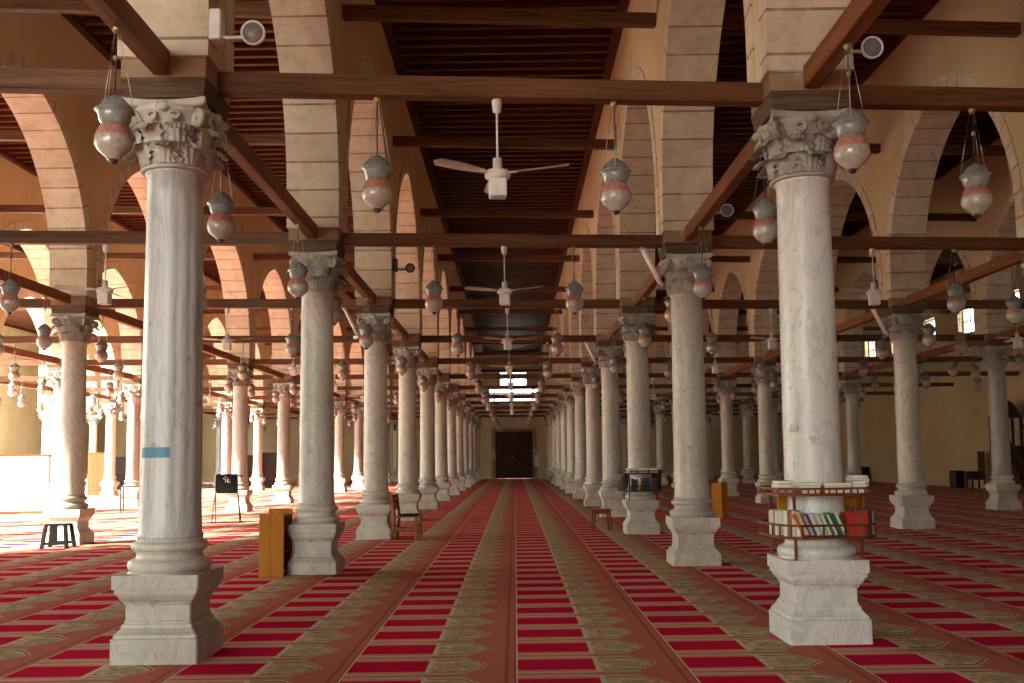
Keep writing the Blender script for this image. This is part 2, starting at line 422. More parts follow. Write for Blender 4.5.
def shaft_mb(flutes=False):
    prof = [(.262, .965), (.262, .985), (.250, 1.01)]
    for j in range(1, 13):
        t = j/12; prof.append((.2465-.020*t**1.5, 1.01+2.96*t))
    prof += [(.238, 3.975), (.245, 3.99), (.245, 4.01)]
    if flutes: return MB().lathe(prof, 96, rf=lambda t, z: 1 - .034*(1-abs(math.cos(t*7)))**1.6 if z > 1.02 and z < 3.96 else 1)
    return MB().lathe(prof, 48)
CM = dict(plinth=plinth_mb().mesh('plinth', 'base_stone'), plinth2=plinth_mb(1).mesh('plinth', 'base_stone'), base=torus_mb().mesh('torus_base', 'base_stone'),
          plinthv=plinth_mb().mesh('plinth', 'marble_veined'), basev=torus_mb().mesh('torus_base', 'marble_veined'),
          shaft=shaft_mb().mesh('shaft', 'marble'), shaftv=shaft_mb().mesh('shaft', 'marble_veined'), shafts=shaft_mb(True).mesh('shaft', 'marble_streaked'), shaftg=shaft_mb().mesh('shaft', 'marble_grey'),
          capital=MB().add(capital_mb(), Matrix.Diagonal((1.02, 1.02, .84, 1))).mesh('capital', 'capital'))
CM['abacus'] = MB().sq([(.325, 4.568), (.33, 4.58), (.345, 4.69), (.352, 4.70), (.352, 4.73)], .004).mesh('abacus', 'abacus')
CM['block'] = MB().sq([(.35, 4.73), (.35, 4.885), (.368, 4.89), (.368, 4.912)], .006).mesh('impost_block', 'stone')
def raw(name, me, parent, loc=(0,0,0)):
    o = bpy.data.objects.new(name, me); C.objects.link(o); o.parent = parent; o.location = loc; return o
LEAN = {(XR, 1): (.0, -.010), (XR, 2): (0, -.006)}
for x in ROWS + [XL5]:
    seen = 0; imax = 12
    for i in range(-2 if x != XL5 else 9, imax+1):
        y = gy(x, i)
        vis = inframe([(x+s_*.33, y, z) for s_ in (-1, 1) for z in (0, 1.5, 3, 4.9)])
        if vis:
            look = {(XL, 1): 'large grey-streaked column banded with blue-green tape', (XR, 1): 'large veined column ringed by a bookshelf',
                    (XR, 3): 'pale marble column ringed by a dark shelf', (XRRR, 4): 'dark grey marble column on a pale plinth'}.get((x, i))
            lab = (look or 'pale marble column') + ', ' + ORD[seen] + ' from the front in ' + ROWN[x]
            if len(lab.split()) > 14: lab = (look or 'marble column') + ', ' + ORD[seen] + ' in the ' + ROWS_SHORT[x]
            grp = 'marble columns in rows'; seen += 1
        else:
            lab, grp = 'pale marble column standing outside the view beside the camera', 'marble columns outside the view'
        c = empty('column', (x, y, 0), 0, lab, 'column', grp); c['kind'] = 'thing'
        v = 'v' if (x, i) == (XR, 1) else 's' if (x, i) == (XL, 1) else 'g' if (x, i) == (XRRR, 4) else ''
        raw('plinth', CM['plinthv'] if v == 'v' else CM['plinth' if (i+int(abs(x))) % 2 else 'plinth2'], c)
        raw('torus_base', CM['basev'] if v == 'v' else CM['base'], c)
        raw('shaft', CM['shaft'+v], c)
        cp = raw('capital', CM['capital'], c, (0, 0, 4.0)); 
        raw('abacus', CM['abacus'], c); raw('impost_block', CM['block'], c)
        if (x, i) == (XL, 1):
            def tp(u, v, r): a = PI*1.23 + u*PI*.36; return (r*math.cos(a), r*math.sin(a), 1.615+v*.085)
            t = MB().grid(lambda u, v: tp(u, v, .2475), 14, 1).grid(lambda u, v: tp(1-u, v, .244), 14, 1); t.build('tape', 'teal', c, None, 'blue-green patterned tape band')
        if (x, i) == (XR, 1):
            MB().box((-.25, -.215, 1.775), (-.185, -.13, 1.84), None, .005).build('switch_box', 'white', c)

# ------------------------------------------------------------------ arcade walls
A, SPR, RAD, OFF = 2.66, 5.35, 3.10, .44
def arch(a_off=0., n=26):
    """opening outline (t from bay centre, z), pointed two-centred arch on short stilts"""
    R = RAD + a_off; zmax = math.sqrt(R*R - OFF*OFF); th = math.atan2(zmax, OFF)
    L = [(-(R-OFF), 4.905)]
    for j in range(n+1):
        t = th*j/n; L.append((-(R*math.cos(t) - OFF), SPR + R*math.sin(t)))
    Rr = [(-p[0], p[1]) for p in L[-2::-1]]
    return L + Rr
TH, ZT = .355, 10.35
def arcade(x, name, i0, i1, label=None):
    o = MB(); st = MB(); rg = MB()
    y00 = gy(x, 0)
    prof = arch(); ring = arch(.25)
    for b in range(i0, i1):
        yc = y00 + b*ST + ST/2
        s_acc = 0; prev = None
        for (t0, z0), (t1, z1) in zip(prof, prof[1:]):
            dl = math.hypot(t1-t0, z1-z0)
            for sx in (-1, 1):
                q = [(x+sx*TH, yc+t0, z0), (x+sx*TH, yc+t1, z1), (x+sx*TH, yc+t1, ZT), (x+sx*TH, yc+t0, ZT)]
                if abs(t1-t0) > 1e-6: o.quad(*(q if sx < 0 else q[::-1]))
            st.quad((x-TH, yc+t0, z0), (x+TH, yc+t0, z0), (x+TH, yc+t1, z1), (x-TH, yc+t1, z1), [(.12, s_acc), (.83, s_acc), (.83, s_acc+dl), (.12, s_acc+dl)])
            s_acc += dl
        s_acc = 0
        for k in range(len(prof)-1):
            (t0, z0), (t1, z1) = prof[k], prof[k+1]; (r0, w0), (r1, w1) = ring[k], ring[k+1]
            dl = math.hypot(t1-t0, z1-z0)
            for sx in (-1, 1):
                xo, xi = x+sx*(TH+.018), x+sx*(TH-.002)
                uv = [(.3, s_acc), (.3, s_acc+dl), (.55, s_acc+dl), (.55, s_acc)]
                q = [(xo, yc+t0, z0), (xo, yc+t1, z1), (xo, yc+r1, w1), (xo, yc+r0, w0)]
                rg.quad(*(q if sx < 0 else q[::-1]), uv if sx < 0 else uv[::-1])
                q = [(xo, yc+r0, w0), (xo, yc+r1, w1), (xi, yc+r1, w1), (xi, yc+r0, w0)]; rg.quad(*q, uv)
                q = [(xo, yc+t0, z0), (xo, yc+t1, z1), (xi, yc+t1, z1), (xi, yc+t0, z0)]; rg.quad(*q, uv)
            s_acc += dl
    e = ST/2 - (RAD-OFF)
    for b in range(i0, i1+1):
        yc = y00 + b*ST
        for sx in (-1, 1):
            q = [(x+sx*TH, yc-e, 4.905), (x+sx*TH, yc+e, 4.905), (x+sx*TH, yc+e, ZT), (x+sx*TH, yc-e, ZT)]; o.quad(*(q[::-1] if sx < 0 else q))
        o.quad((x-TH, yc-e, 4.905), (x+TH, yc-e, 4.905), (x+TH, yc+e, 4.905), (x-TH, yc+e, 4.905))
    for yc, s_ in ((y00+i0*ST-e, 1), (y00+i1*ST+e, -1)):
        st.quad((x-TH, yc, 4.905), (x+TH, yc, 4.905), (x+TH, yc, ZT), (x-TH, yc, ZT), [(.12, 0), (.83, 0), (.83, 5.3), (.12, 5.3)])
    o.quad((x-TH, y00+i0*ST-e, ZT), (x+TH, y00+i0*ST-e, ZT), (x+TH, y00+i1*ST+e, ZT), (x-TH, y00+i1*ST+e, ZT))
    w = tag(o.build(name, 'plaster'), label, None, None, 'structure')
    st.build('arch_soffit', 'stone', w, None, 'cut stone courses lining the arches'); rg.build('arch_ring', 'stone', w, None, 'cut stone voussoir ring')
for x, nm in ((XL4, 'wall_courtyard_arcade'), (XLLL, 'wall_outer_left_arcade'), (XLL, 'wall_inner_left_arcade'), (XL, 'wall_nave_left'), (XR, 'wall_nave_right'), (XRR, 'wall_inner_right_arcade'), (XRRR, 'wall_outer_right_arcade')):
    arcade(x, nm, -2, 12)

arcade(XL5, 'wall_far_left_arcade', 9, 12)
# ------------------------------------------------------------------ floor, ceilings, outer walls
YN, YF = -2.0, 81.9
def yfar(x): return gy(x, 12.75)
def rectmb(x0, x1, y0, y1, z, up=True):
    m = MB(); q = [(x0, y0, z), (x1, y0, z), (x1, y1, z), (x0, y1, z)]; m.quad(*(q if up else q[::-1])); return m
fl = MB(); fl.box((XL4-1.2, -20, -.2), (XW, 83, 0)); tag(fl.build('floor', 'carpet'), 'patterned prayer carpet laid in rows', None, None, 'structure')
fc = MB(); fc.box((-75, -30, -.25), (XL4-1.2, 130, -.03)); tag(fc.build('floor_courtyard', 'paving'), 'pale courtyard paving', None, None, 'structure')
edges = [-31.4, XL5, XL4] + ROWS[1:] + [XW]
CY0 = -12.0
for a, b in zip(edges, edges[1:]):
    x0, x1 = a+TH, b-(TH if b != XW else 0)
    CY0 = -12. if a >= XL4 else gy(XL4, 9)-.5
    m = MB(); m.box((x0, CY0, 10.30), (x1, 82.4, 10.42))
    ce = tag(m.build('ceiling', 'ceiling'), 'red-brown boarded ceiling of an aisle', None, None, 'structure')
    s = MB(); L = x1-x0; y = CY0+.1
    while y < 82:
        s.box((x0+.02, y, 10.17), (x1-.02, y+.11, 10.302)); y += .42
    s.build('ceiling_slat', 'ceiling_slat', ce)['kind'] = 'stuff'
    t = MB(); t.box((x0, CY0, 10.06), (x0+.16, 82, 10.30)); t.box((x1-.16, CY0, 10.06), (x1, 82, 10.30)); t.build('cornice_board', 'ceiling', ce)
# right wall with high windows
wins = [45.1+4.1*k for k in range(-10, 9)]
wl = MB(); wl.box((-22, -12, 0), (-21.3, 11.5, 10.5)); wl.box((-31.9, gy(XL4, 9), 0), (-31.4, 82.5, 10.5)); tag(wl.build('wall_left_and_sun_block', 'plaster'), 'shaded ochre wall beyond the left aisles, plus unseen piece added to block sun', None, None, 'structure')  # first box is unseen, added to keep direct sun off the near floor
wb = MB(); wb.box((-3.5, -13, 0), (XW+.5, -12.4, 10.5)); tag(wb.build('wall_back_light_block', 'plaster'), 'unseen ochre wall added behind the camera to cut front light', None, None, 'structure')  # unseen wall added to reduce light from the front; the hall continues there
w = MB(); yy = -12.
for k, wy in enumerate(wins):
    w.box((XW, yy, 0), (XW+.5, wy-.78, 10.5)); w.box((XW, wy-.78, 0), (XW+.5, wy+.78, 7.05)); w.box((XW, wy-.78, 8.25), (XW+.5, wy+.78, 10.5)); yy = wy+.78
w.box((XW, yy, 0), (XW+.5, 83, 10.5))
tag(w.build('wall_right', 'plaster'), 'plain ochre side wall with high windows', None, None, 'structure')
for k, wy in enumerate(wins):
    f = MB(); x = XW+.2
    for q in (-.78, -.02, .74): f.box((x, wy+q, 7.05), (x+.05, wy+q+.04, 8.25))
    for z in (7.05, 7.6, 8.21): f.box((x, wy-.78, z), (x+.05, wy+.78, z+.04))
    o = tag(f.build('window_%d' % (k+2), 'darkwood'), 'small high window in the right wall', None, None, 'structure')
    MB().box((x+.02, wy-.75, 7.07), (x+.028, wy+.75, 8.23)).build('pane', 'glass', o)
# far wall (skewed with the grid), in a local frame: x along, y depth
fw = MB(); DW, DH = 1.52, 3.78; cx = -.05
rot = Matrix.Rotation(SK, 4, 'Z') @ Matrix.Translation((0, 0, 0)); org = Matrix.Translation((0, 79.9, 0)) @ rot
def fb(mb, lo, hi, ch=0): mb.box(lo, hi, org, ch)
W0, W1 = (-2.08, 2.0), (-1.18, 1.08)
fb(fw, (-46, 0, 0), (cx-DW, .5, 5.95)); fb(fw, (cx+DW, 0, 0), (21.3, .5, 5.95)); fb(fw, (cx-DW, 0, DH), (cx+DW, .5, 5.95))
fb(fw, (-46, 0, 5.95), (W0[0], .5, 10.5)); fb(fw, (W0[1], 0, 5.95), (21.3, .5, 10.5))
fb(fw, (W0[0], 0, 8.62), (W0[1], .5, 10.5)); fb(fw, (W0[0], 0, 7.42), (W1[0], .5, 8.62)); fb(fw, (W1[1], 0, 7.42), (W0[1], .5, 8.62))
tag(fw.build('wall_far', 'plaster'), 'ochre end wall with tall dark door and window', None, None, 'structure')
g = MB()
for q in (W0[0], W0[0]+.42, W0[1]-.42-.1, W0[1]-.1): fb(g, (q, .1, 5.95), (q+.1, .2, 7.42))
for z in (5.95, 6.40, 6.82, 7.32): fb(g, (W0[0], .1, z), (W0[1], .2, z+.13))
for q in (W1[0], W1[1]-.08): fb(g, (q, .1, 7.42), (q+.08, .2, 8.62))
fb(g, (-.09, .1, 5.95), (-.03, .2, 8.62)); fb(g, (W1[0], .1, 8.52), (W1[1], .2, 8.62)); 
for z in (8.0,): fb(g, (W1[0], .12, z), (W1[1], .17, z+.05))
wo = tag(g.build('window_1', 'darkwood'), 'stepped barred window high above the far door', None, None, 'structure')
p = MB(); fb(p, (W0[0]+.05, .14, 6.0), (W0[1]-.05, .15, 7.4)); fb(p, (W1[0]+.05, .14, 7.4), (W1[1]-.05, .15, 8.6)); p.build('pane', 'glass', wo)
d = MB(); fb(d, (cx-DW, .1, 0), (cx-DW+.14, .3, DH)); fb(d, (cx+DW-.14, .1, 0), (cx+DW, .3, DH)); fb(d, (cx-DW, .1, DH-.14), (cx+DW, .3, DH))
do = tag(d.build('door_1', 'doorwood'), 'tall dark double door in the far wall', None, None, 'structure')
for sgn in (-1, 1):
    l = MB(); x0, x1 = (cx-DW+.13, cx-.003) if sgn < 0 else (cx+.003, cx+DW-.13)
    fb(l, (x0, .16, .02), (x1, .22, DH-.14))
    for z0, z1 in ((.25, 1.1), (1.3, 2.2), (2.4, 3.45)): fb(l, (x0+.18, .13, z0), (x1-.18, .165, z1), .02)
    l.build('door_leaf', 'doorwood', do)
ag = MB(); fb(ag, (cx-.04, .12, .02), (cx+.04, .24, DH-.14)); ag.build('meeting_stile', 'doorwood', do)
kn = MB(); kn.lathe([(.001, 0), (.05, 0), (.06, .04), (.03, .07), (.001, .075)], 12, org @ Matrix.Translation((cx-.12, .14, 1.75)) @ Matrix.Rotation(PI/2, 4, 'X')); kn.build('door_handle', 'steel', do)
tr = MB(); fb(tr, (cx-DW-.3, -.05, 0), (cx-DW, .02, DH+.25)); fb(tr, (cx+DW, -.05, 0), (cx+DW+.3, .02, DH+.25)); fb(tr, (cx-DW, -.05, DH), (cx+DW, .02, DH+.25))
tag(tr.build('trim_1', 'stone'), 'stone surround of the far door', None, None, 'structure')
nb = MB(); fb(nb, (1.42+.2, -.10, .95), (1.95, -.052, 1.85), .006); tag(nb.build('notice_board', 'paper'), 'pale paper notice board right of the far door', 'notice')
# courtyard arcade opposite
cw = MB(); cw.box((-62, -30, 0), (-61.2, 130, 8)); tag(cw.build('wall_courtyard', 'plaster'), 'sunlit wall across the courtyard', None, None, 'structure')
roof = MB(); roof.box((-31.9, gy(XL4, 9)-.5, 10.43), (XL4-1.0, 83, 10.7)); roof.box((XL4-1.0, -12, 10.43), (XW+.6, 83, 10.7)); tag(roof.build('ceiling_roof_deck', 'paving'), 'flat roof over the hall', None, None, 'structure')

# ------------------------------------------------------------------ tie beams
def bmesh_(L, w, h, m, along_x=True):
    b = MB()
    n = 6; pts = []
    if along_x: b.box((-L/2, -w/2, -h/2), (L/2, w/2, h/2), None, .008)
    else: b.box((-w/2, -L/2, -h/2), (w/2, L/2, h/2), None, .008)
    return b.mesh('tie_beam', m)
AISLES = [(XL4, XLLL, 'the outermost left aisle'), (XLLL, XLL, 'the third aisle to the left'), (XLL, XL, 'the side aisle left of centre'), (XL, XR, 'the central aisle'),
          (XR, XRR, 'the side aisle right of centre'), (XRR, XRRR, 'the second aisle to the right'), (XRRR, XW, 'the aisle along the right wall')]
AISLES[1] = (XLLL, XLL, 'the second aisle to the left')
lower = []
for a, b, an in AISLES:
    eb = .352 if b != XW else .01
    L1 = (b-eb) - (a+.352); me = bmesh_(L1/math.cos(SK), .15, .18, 'beam'); xc = (a+.352+b-eb)/2
    Lu = b-a-2*TH-.02 if b != XW else b-a-TH-.02; mu = bmesh_(Lu/math.cos(SK), .14, .20, 'beam'); xu = (a+b)/2 if b != XW else (a+TH+b)/2
    nl = nu = 0
    for i in range(0, 13):
        for kind in (0, 1):
            x_, z = (xc, 4.81) if kind == 0 else (xu, 8.265)
            LL = L1 if kind == 0 else Lu; y = gy(x_, i)
            P_ = [(x_+s_*LL/2*t, gy(x_+s_*LL/2*t, i), z) for s_ in (-1, 1) for t in (0, .5, 1)]
            if not inframe(P_, 110): continue
            o = bpy.data.objects.new('tie_beam', me if kind == 0 else mu); C.objects.link(o); o.location = (x_, y, z); o.rotation_euler = (0, 0, SK); o['kind'] = 'thing'
            if not inframe(P_):
                tag(o, 'brown wooden tie beam just outside the edge of the view', 'beam', 'tie beams outside the view')
            elif kind == 0:
                tag(o, 'tie beam at capital height, %s across %s' % (ORD[nl], an), 'beam', 'lower tie beams across the aisles'); nl += 1; lower.append((a, b, an, i, xc))
            else:
                tag(o, 'upper tie beam near the ceiling, %s across %s' % (ORD[nu], an), 'beam', 'upper tie beams under the ceiling'); nu += 1
me = bmesh_(ST-.76, .14, .20, 'beam_y', False)
longb = []
for x in ROWS:
    nl = 0
    for i in range(0, 12):
        yc = gy(x, i)+ST/2
        P_ = [(x, yc+t*ST/2, 4.95) for t in (-.9, -.5, 0, .5, .9)]
        if not inframe(P_, 110): continue
        o = bpy.data.objects.new('tie_beam', me); C.objects.link(o); o.location = (x, yc, 4.835); o['kind'] = 'thing'
        if not inframe(P_): tag(o, 'brown wooden tie beam just outside the edge of the view', 'beam', 'tie beams outside the view'); continue
        tag(o, 'brown beam lengthwise between capitals, %s in %s' % (ORD[nl], ROWS_SHORT[x]), 'beam', 'lengthwise tie beams between the columns'); longb.append((x, i, nl)); nl += 1

# ------------------------------------------------------------------ hanging lamps
def arcp(mb, prof, seg=20): return mb.lathe(prof, seg)
LZ = 3.72
def lamp_parts(seg=20):
    P = {}
    P['glass_bowl'] = (MB().lathe([(.001, .012), (.05, .012), (.056, .03), (.078, .045), (.112, .075), (.132, .11), (.136, .145), (.131, .172)], seg, caps=False), 'milkglass')
    P['painted_band'] = (MB().lathe([(.131, .172), (.124, .20), (.108, .235), (.088, .262)], seg, caps=False), 'pinkglass')
    P['glass_cup'] = (MB().lathe([(.088, .262), (.094, .27), (.106, .29), (.117, .33), (.121, .355), (.139, .362), (.139, .370), (.124, .384), (.105, .415), (.07, .452), (.03, .482), (.001, .49)], seg, caps=False), 'greyglass')
    P['foot'] = (MB().lathe([(.001, -.02), (.018, -.018), (.03, -.005), (.032, .012), (.001, .013)], 14), 'darkmetal')
    hz = 4.72 - LZ
    hk = MB(); hk.lathe([(.001, hz-.05), (.02, hz-.045), (.032, hz-.02), (.03, hz), (.001, hz)], 10); 
    P['rod_knot'] = (MB().lathe([(.001, .74), (.017, .75), (.02, .765), (.017, .78), (.001, .79)], 8), 'brass')
    P['hook'] = (hk, 'brass')
    P['rod'] = (MB().lathe([(.006, .485), (.006, hz-.04)], 6), 'darkmetal')
    wr = MB()
    for k in range(3):
        a = PI/6 + k*2*PI/3; wr.tube([(.132*math.cos(a), .132*math.sin(a), .368), (.02*math.cos(a), .02*math.sin(a), hz-.035)], .0028, 4)
    P['wire'] = (wr, 'steel')
    return P
lp = lamp_parts()
LM = {k: m.mesh(k, t) for k, (m, t) in lp.items()}
allm = bpy.data.meshes.new('mosque_lamp')
am = MB(); mats = []; mi = []
for k, (m, t) in lamp_parts(12).items():
    if t not in mats: mats.append(t)
    mi += [mats.index(t)]*len(m.f); am.add(m)
allm.from_pydata(am.v, [], am.f)
for t in mats: allm.materials.append(MT[t])
for p, q, s_ in zip(allm.polygons, mi, am.sm): p.material_index = q; p.use_smooth = s_
RAND = random.Random(9)
def lamp(x, y, near, label, group, zoff=0.):
    if near:
        o = empty('mosque_lamp', (x, y, LZ+zoff), RAND.uniform(-.5, .5), label, 'lamp', group)
        for k, me in LM.items(): raw(k, me, o)
    else:
        o = bpy.data.objects.new('mosque_lamp', allm); C.objects.link(o); o.location = (x, y, LZ+zoff); o.rotation_euler = (0, 0, RAND.uniform(-.5, .5)); tag(o, label, 'lamp', group)
nlamps = 0; cnt = {}
for a, b, an, i, xc in lower:
    for s_ in (-1, 1):
        if b == XW and s_ > 0: continue
        x = xc + s_*1.04*(1 if (a, b) == (XL, XR) else 1.25); y = gy(x, i)
        if not inframe([(x, y, 4.0)], 12): continue
        k = cnt.get((an, s_), 0); cnt[an, s_] = k+1
        lamp(x, y, y < 34, 'pink-banded glass lamp under crossbeam, %s %s one, %s' % (ORD[k], 'left' if s_ < 0 else 'right', an), 'glass lamps hung from the crossing beams'); nlamps += 1
for x, i, nl in longb:
    for q in (.215, .785):
        y = gy(x, i) + q*ST
        if not inframe([(x, y, 4.0)], 12): continue
        k = cnt.get(x, 0); cnt[x] = k+1
        tn = ['first', 'second', 'third', 'fourth', 'fifth', 'sixth', 'seventh', 'eighth', 'ninth', 'tenth', 'eleventh', 'twelfth', 'thirteenth', 'fourteenth', 'fifteenth', 'sixteenth', 'seventeenth', 'eighteenth', 'nineteenth', 'twentieth', 'last but three', 'last but two', 'last but one', 'last'][k]
        lamp(x, y, y < 34, 'pink-banded glass lamp between columns, %s in %s' % (tn, ROWS_SHORT[x]), 'glass lamps hung between the columns of a row', .012); nlamps += 1
print('lamps', nlamps)

# ------------------------------------------------------------------ ceiling fans
def make_fan():
    f = empty('ceiling_fan', (0, 0, 0))
    MB().lathe([(.001, 0), (.04, 0), (.046, -.02), (.036, -.11), (.001, -.115)][::-1], 16).build('canopy', 'white', f)
    MB().lathe([(.010, -.53), (.010, -.10)], 8).build('downrod', 'white', f)
    MB().lathe([(.001, -.72), (.06, -.72), (.11, -.70), (.115, -.665), (.09, -.635), (.042, -.625), (.042, -.53), (.001, -.53)], 20).build('motor', 'white', f)
    MB().box((-.075, -.075, -.875), (.075, .075, -.715), None, .008).build('lower_housing', 'white', f)
    for k in range(3):
        a = -PI/6 + .05 + k*2*PI/3
        R = Matrix.Rotation(a, 4, 'Z') @ Matrix.Rotation(math.radians(14), 4, 'X')
        b = MB(); n = 10
        def fn(u, v, z):
            r = .13+u*.53; w = .026+.030*min(1, u*2.2); w *= 1 if u < .9 else math.sqrt(max(.08, 1-((u-.9)/.1)**2))
            return R @ Vector((r, (v-.5)*2*w, z+.006*math.sin(v*PI)))+Vector((0, 0, -.665))
        b.grid(lambda u, v: fn(u, v, .004), 16, 4); b.grid(lambda u, v: fn(u, 1-v, -.004), 16, 4)
        b.box((.08, -.02, -.672), (.19, .02, -.660), Matrix.Rotation(a, 4, 'Z')); b.build('blade', 'white', f)
    return f
fan0 = None
for (a, b, an) in (AISLES[3], AISLES[2], AISLES[4], AISLES[1], AISLES[5]):
    k = 0
    for i in range(1, 12):
        xc = (a+b)/2
        if not inframe([(xc, gy(xc, i), 4.2)], 40) or (i > (8 if an == 'the central aisle' else 6)): continue
        f = make_fan() if fan0 is None else copy_tree(fan0)
        fan0 = fan0 or f; f.location = (xc, gy(xc, i), 4.72); f.rotation_euler = (0, 0, SK + (0 if i == 1 else RAND.uniform(-.3, .3)))
        tag(f, 'white three-bladed ceiling fan, %s from the front in %s' % (ORD[k], an), 'fan', 'white ceiling fans under the tie beams'); k += 1

# ------------------------------------------------------------------ light fittings on the piers
def floodlight(loc, sgn, label, col='white'):
    f = empty('floodlight', loc, 0, label, 'floodlight')
    MB().box((0, -.07, -.13) if sgn > 0 else (-.10, -.07, -.13), (.10, .07, .13) if sgn > 0 else (0, .07, .13), None, .01).build('mounting_box', col, f)
    a = MB(); a.tube([(sgn*.09, 0, -.08), (sgn*.14, -.01, -.10), (sgn*.28, -.02, -.10)], .016, 8); a.build('arm', col, f)
    T = Matrix.Translation((sgn*.36, -.02, -.07)) @ Matrix.Rotation(PI/2+.12, 4, 'X')
    MB().lathe([(.001, -.07), (.05, -.07), (.085, -.03), (.10, .0), (.102, .03), (.085, .03), (.083, .012)], 24, T, caps=False).build('lamp_head', col, f)
    MB().lathe([(.001, .014), (.084, .014), (.084, .02), (.001, .021)], 24, T).build('lens', 'lens', f)
    return f
floodlight((XL+TH+.02, 7.95, 5.17), 1, 'round white floodlight on an arm from the pier of the nearest left column')
fr = floodlight((XR+TH-.03, gy(XR, 1)+.05, 5.33), 1, 'round floodlight behind the nearest right pier above the hanging lamp')
floodlight((XR+TH+.02, gy(XR, 2)+.4, 5.45), 1, 'small round floodlight right of the second right pier')
floodlight((XL+TH+.02, gy(XL, 3)-.1, 5.6), 1, 'small dark spotlight on an arm beside the third left pier', 'darkmetal')
def tube_light(x, y, sgn, label):
    f = empty('tube_light', (x+sgn*.12, y-.0, 4.25), 0, label, 'wall light', 'slanting twin tube lights on the capitals')
    for k in (0, 1):
        oy = -.05 + .10*k
        t = MB(); t.tube([(sgn*(.24), oy, -.12), (sgn*.52, oy, .46)], .028, 10); t.build('tube', 'white', f)
    b = MB(); b.box((-.05, -.09, -.02), (.05, .09, .02), Matrix.Translation((sgn*.28, 0, -.14)) @ Matrix.Rotation(0, 4, 'Y')); b.build('bracket', 'steel', f); b = MB(); b.box((-.03, -.09, -.02), (.03, .09, .02), Matrix.Translation((sgn*.53, 0, .47))); b.build('bracket', 'steel', f)
for x, i, sgn, t in ((XR, 2, -1, 'second right'), (XL, 3, -1, 'third left'), (XRR, 3, -1, 'nearest second-row right'), (XR, 4, -1, 'fourth right')):
    tube_light(x, gy(x, i), sgn, 'slanting pair of white tube lights on the %s column capital' % t)

# ------------------------------------------------------------------ ring shelves with books
def oct_ring(h, c): return [(-c, -h), (c, -h), (h, -c), (h, c), (c, h), (-c, h), (-h, c), (-h, -c)]
def ring_shelf(loc, rz, label, wmat, trays=(.205, .56)):
    r = empty('ring_bookshelf', loc, rz, label, 'bookshelf')
    O, I = oct_ring(.415, .275), oct_ring(.265, .12)
    for tz in trays:
        m = MB(); n = 8
        for z in (tz-.022, tz):
            for q in O: m.v.append((*q, z))
            for q in I: m.v.append((*q, z))
        for k in range(8):
            j = (k+1) % 8
            m.face((k, 8+k, 8+j, j)); m.face((16+k, 16+j, 24+j, 24+k)); m.face((k, j, 16+j, 16+k)); m.face((8+j, 8+k, 24+k, 24+j))
        m.build('shelf', wmat, r)
        g = MB(); hi = .10 if tz < .4 else .05
        for k in range(8):
            p, q = Vector((*O[k], 0)), Vector((*O[(k+1) % 8], 0)); L = (q-p).length; d = (q-p)/L; ang = math.atan2(d.y, d.x)
            T = Matrix.Translation((*p.xy, tz)) @ Matrix.Rotation(ang, 4, 'Z')
            g.box((0, -.008, hi-.018), (L, .008, hi), T)
            ns = max(2, int(L/(.06 if tz > .4 else .17)))
            for s_ in range(ns+1): g.box((L*s_/ns-.006, -.006, 0), (L*s_/ns+.006, .006, hi-.018), T)
        g.build('rail', wmat, r)
    for k in range(4):
        a = PI/4+k*PI/2; x, y = .41*math.cos(a), .41*math.sin(a)
        MB().box((x-.012, y-.012, .0), (x+.012, y+.012, trays[1]-.02), None, .003).build('post', wmat, r)
    for sx in (-1, 1):
        MB().box((sx*.33-.12*(sx > 0)-.0, -.012, trays[0]), (sx*.33+.12*(sx < 0)+.12*(sx > 0), .012, trays[1]-.022)).build('divider', 'amber' if wmat == 'redwood' else wmat, r)
    for k in range(2): pass
    return r
def book(x, y, z, w, h, d, rz, lean, cm, label, group):
    """spine faces local -Y; standing on its lower edge"""
    o = empty('book', (x, y, z), rz, label, 'book', group)
    o.rotation_euler = (0, lean, rz)
    t = .0022
    c = MB(); c.box((0, 0, 0), (t, d, h)); c.box((w-t, 0, 0), (w, d, h)); c.box((0, 0, 0), (w, t, h)); c.build('cover', 'cover_'+cm, o)
    MB().box((t, t, .004), (w-t, d-.005, h-.004)).build('pages', 'paper', o)
    return o
def flatbook(x, y, z, w, d, t, rz, cm, label, group):
    o = empty('book', (x, y, z), rz, label, 'book', group)
    c = MB(); c.box((-w/2, -d/2, 0), (w/2, d/2, .003)); c.box((-w/2, -d/2, t-.003), (w/2, d/2, t)); c.box((-w/2, -d/2, 0), (-w/2+.003, d/2, t)); c.build('cover', 'cover_'+cm, o)
    MB().box((-w/2+.003, -d/2+.004, .003), (w/2-.005, d/2-.004, t-.003)).build('pages', 'paper', o)
    return o
sx_, sy_ = XR, gy(XR, 1)
RS = ring_shelf((sx_, sy_, .69), SK, 'two-tier octagonal wooden shelf of books around the nearest right column', 'redwood')
cs, sn = math.cos(SK), math.sin(SK)
def loc_(x, y): return sx_ + x*cs - y*sn, sy_ + x*sn + y*cs
seq = [('orange', 'lightgreen')]*0
row = ['orange', 'cream', 'brown', 'grey', 'navy', 'white', 'grey', 'white', 'lightgreen', 'white', 'green', 'white', 'darkgreen', 'green', 'white', 'darkgreen']
cols_name = {'orange': 'orange', 'cream': 'cream', 'brown': 'brown', 'grey': 'grey', 'navy': 'navy', 'white': 'white', 'lightgreen': 'light green', 'green': 'green', 'darkgreen': 'dark green', 'red': 'red'}
xx = -.265; seen = {}
def which(c):
    seen[c] = seen.get(c, 0)+1; return ORD[seen[c]-1]
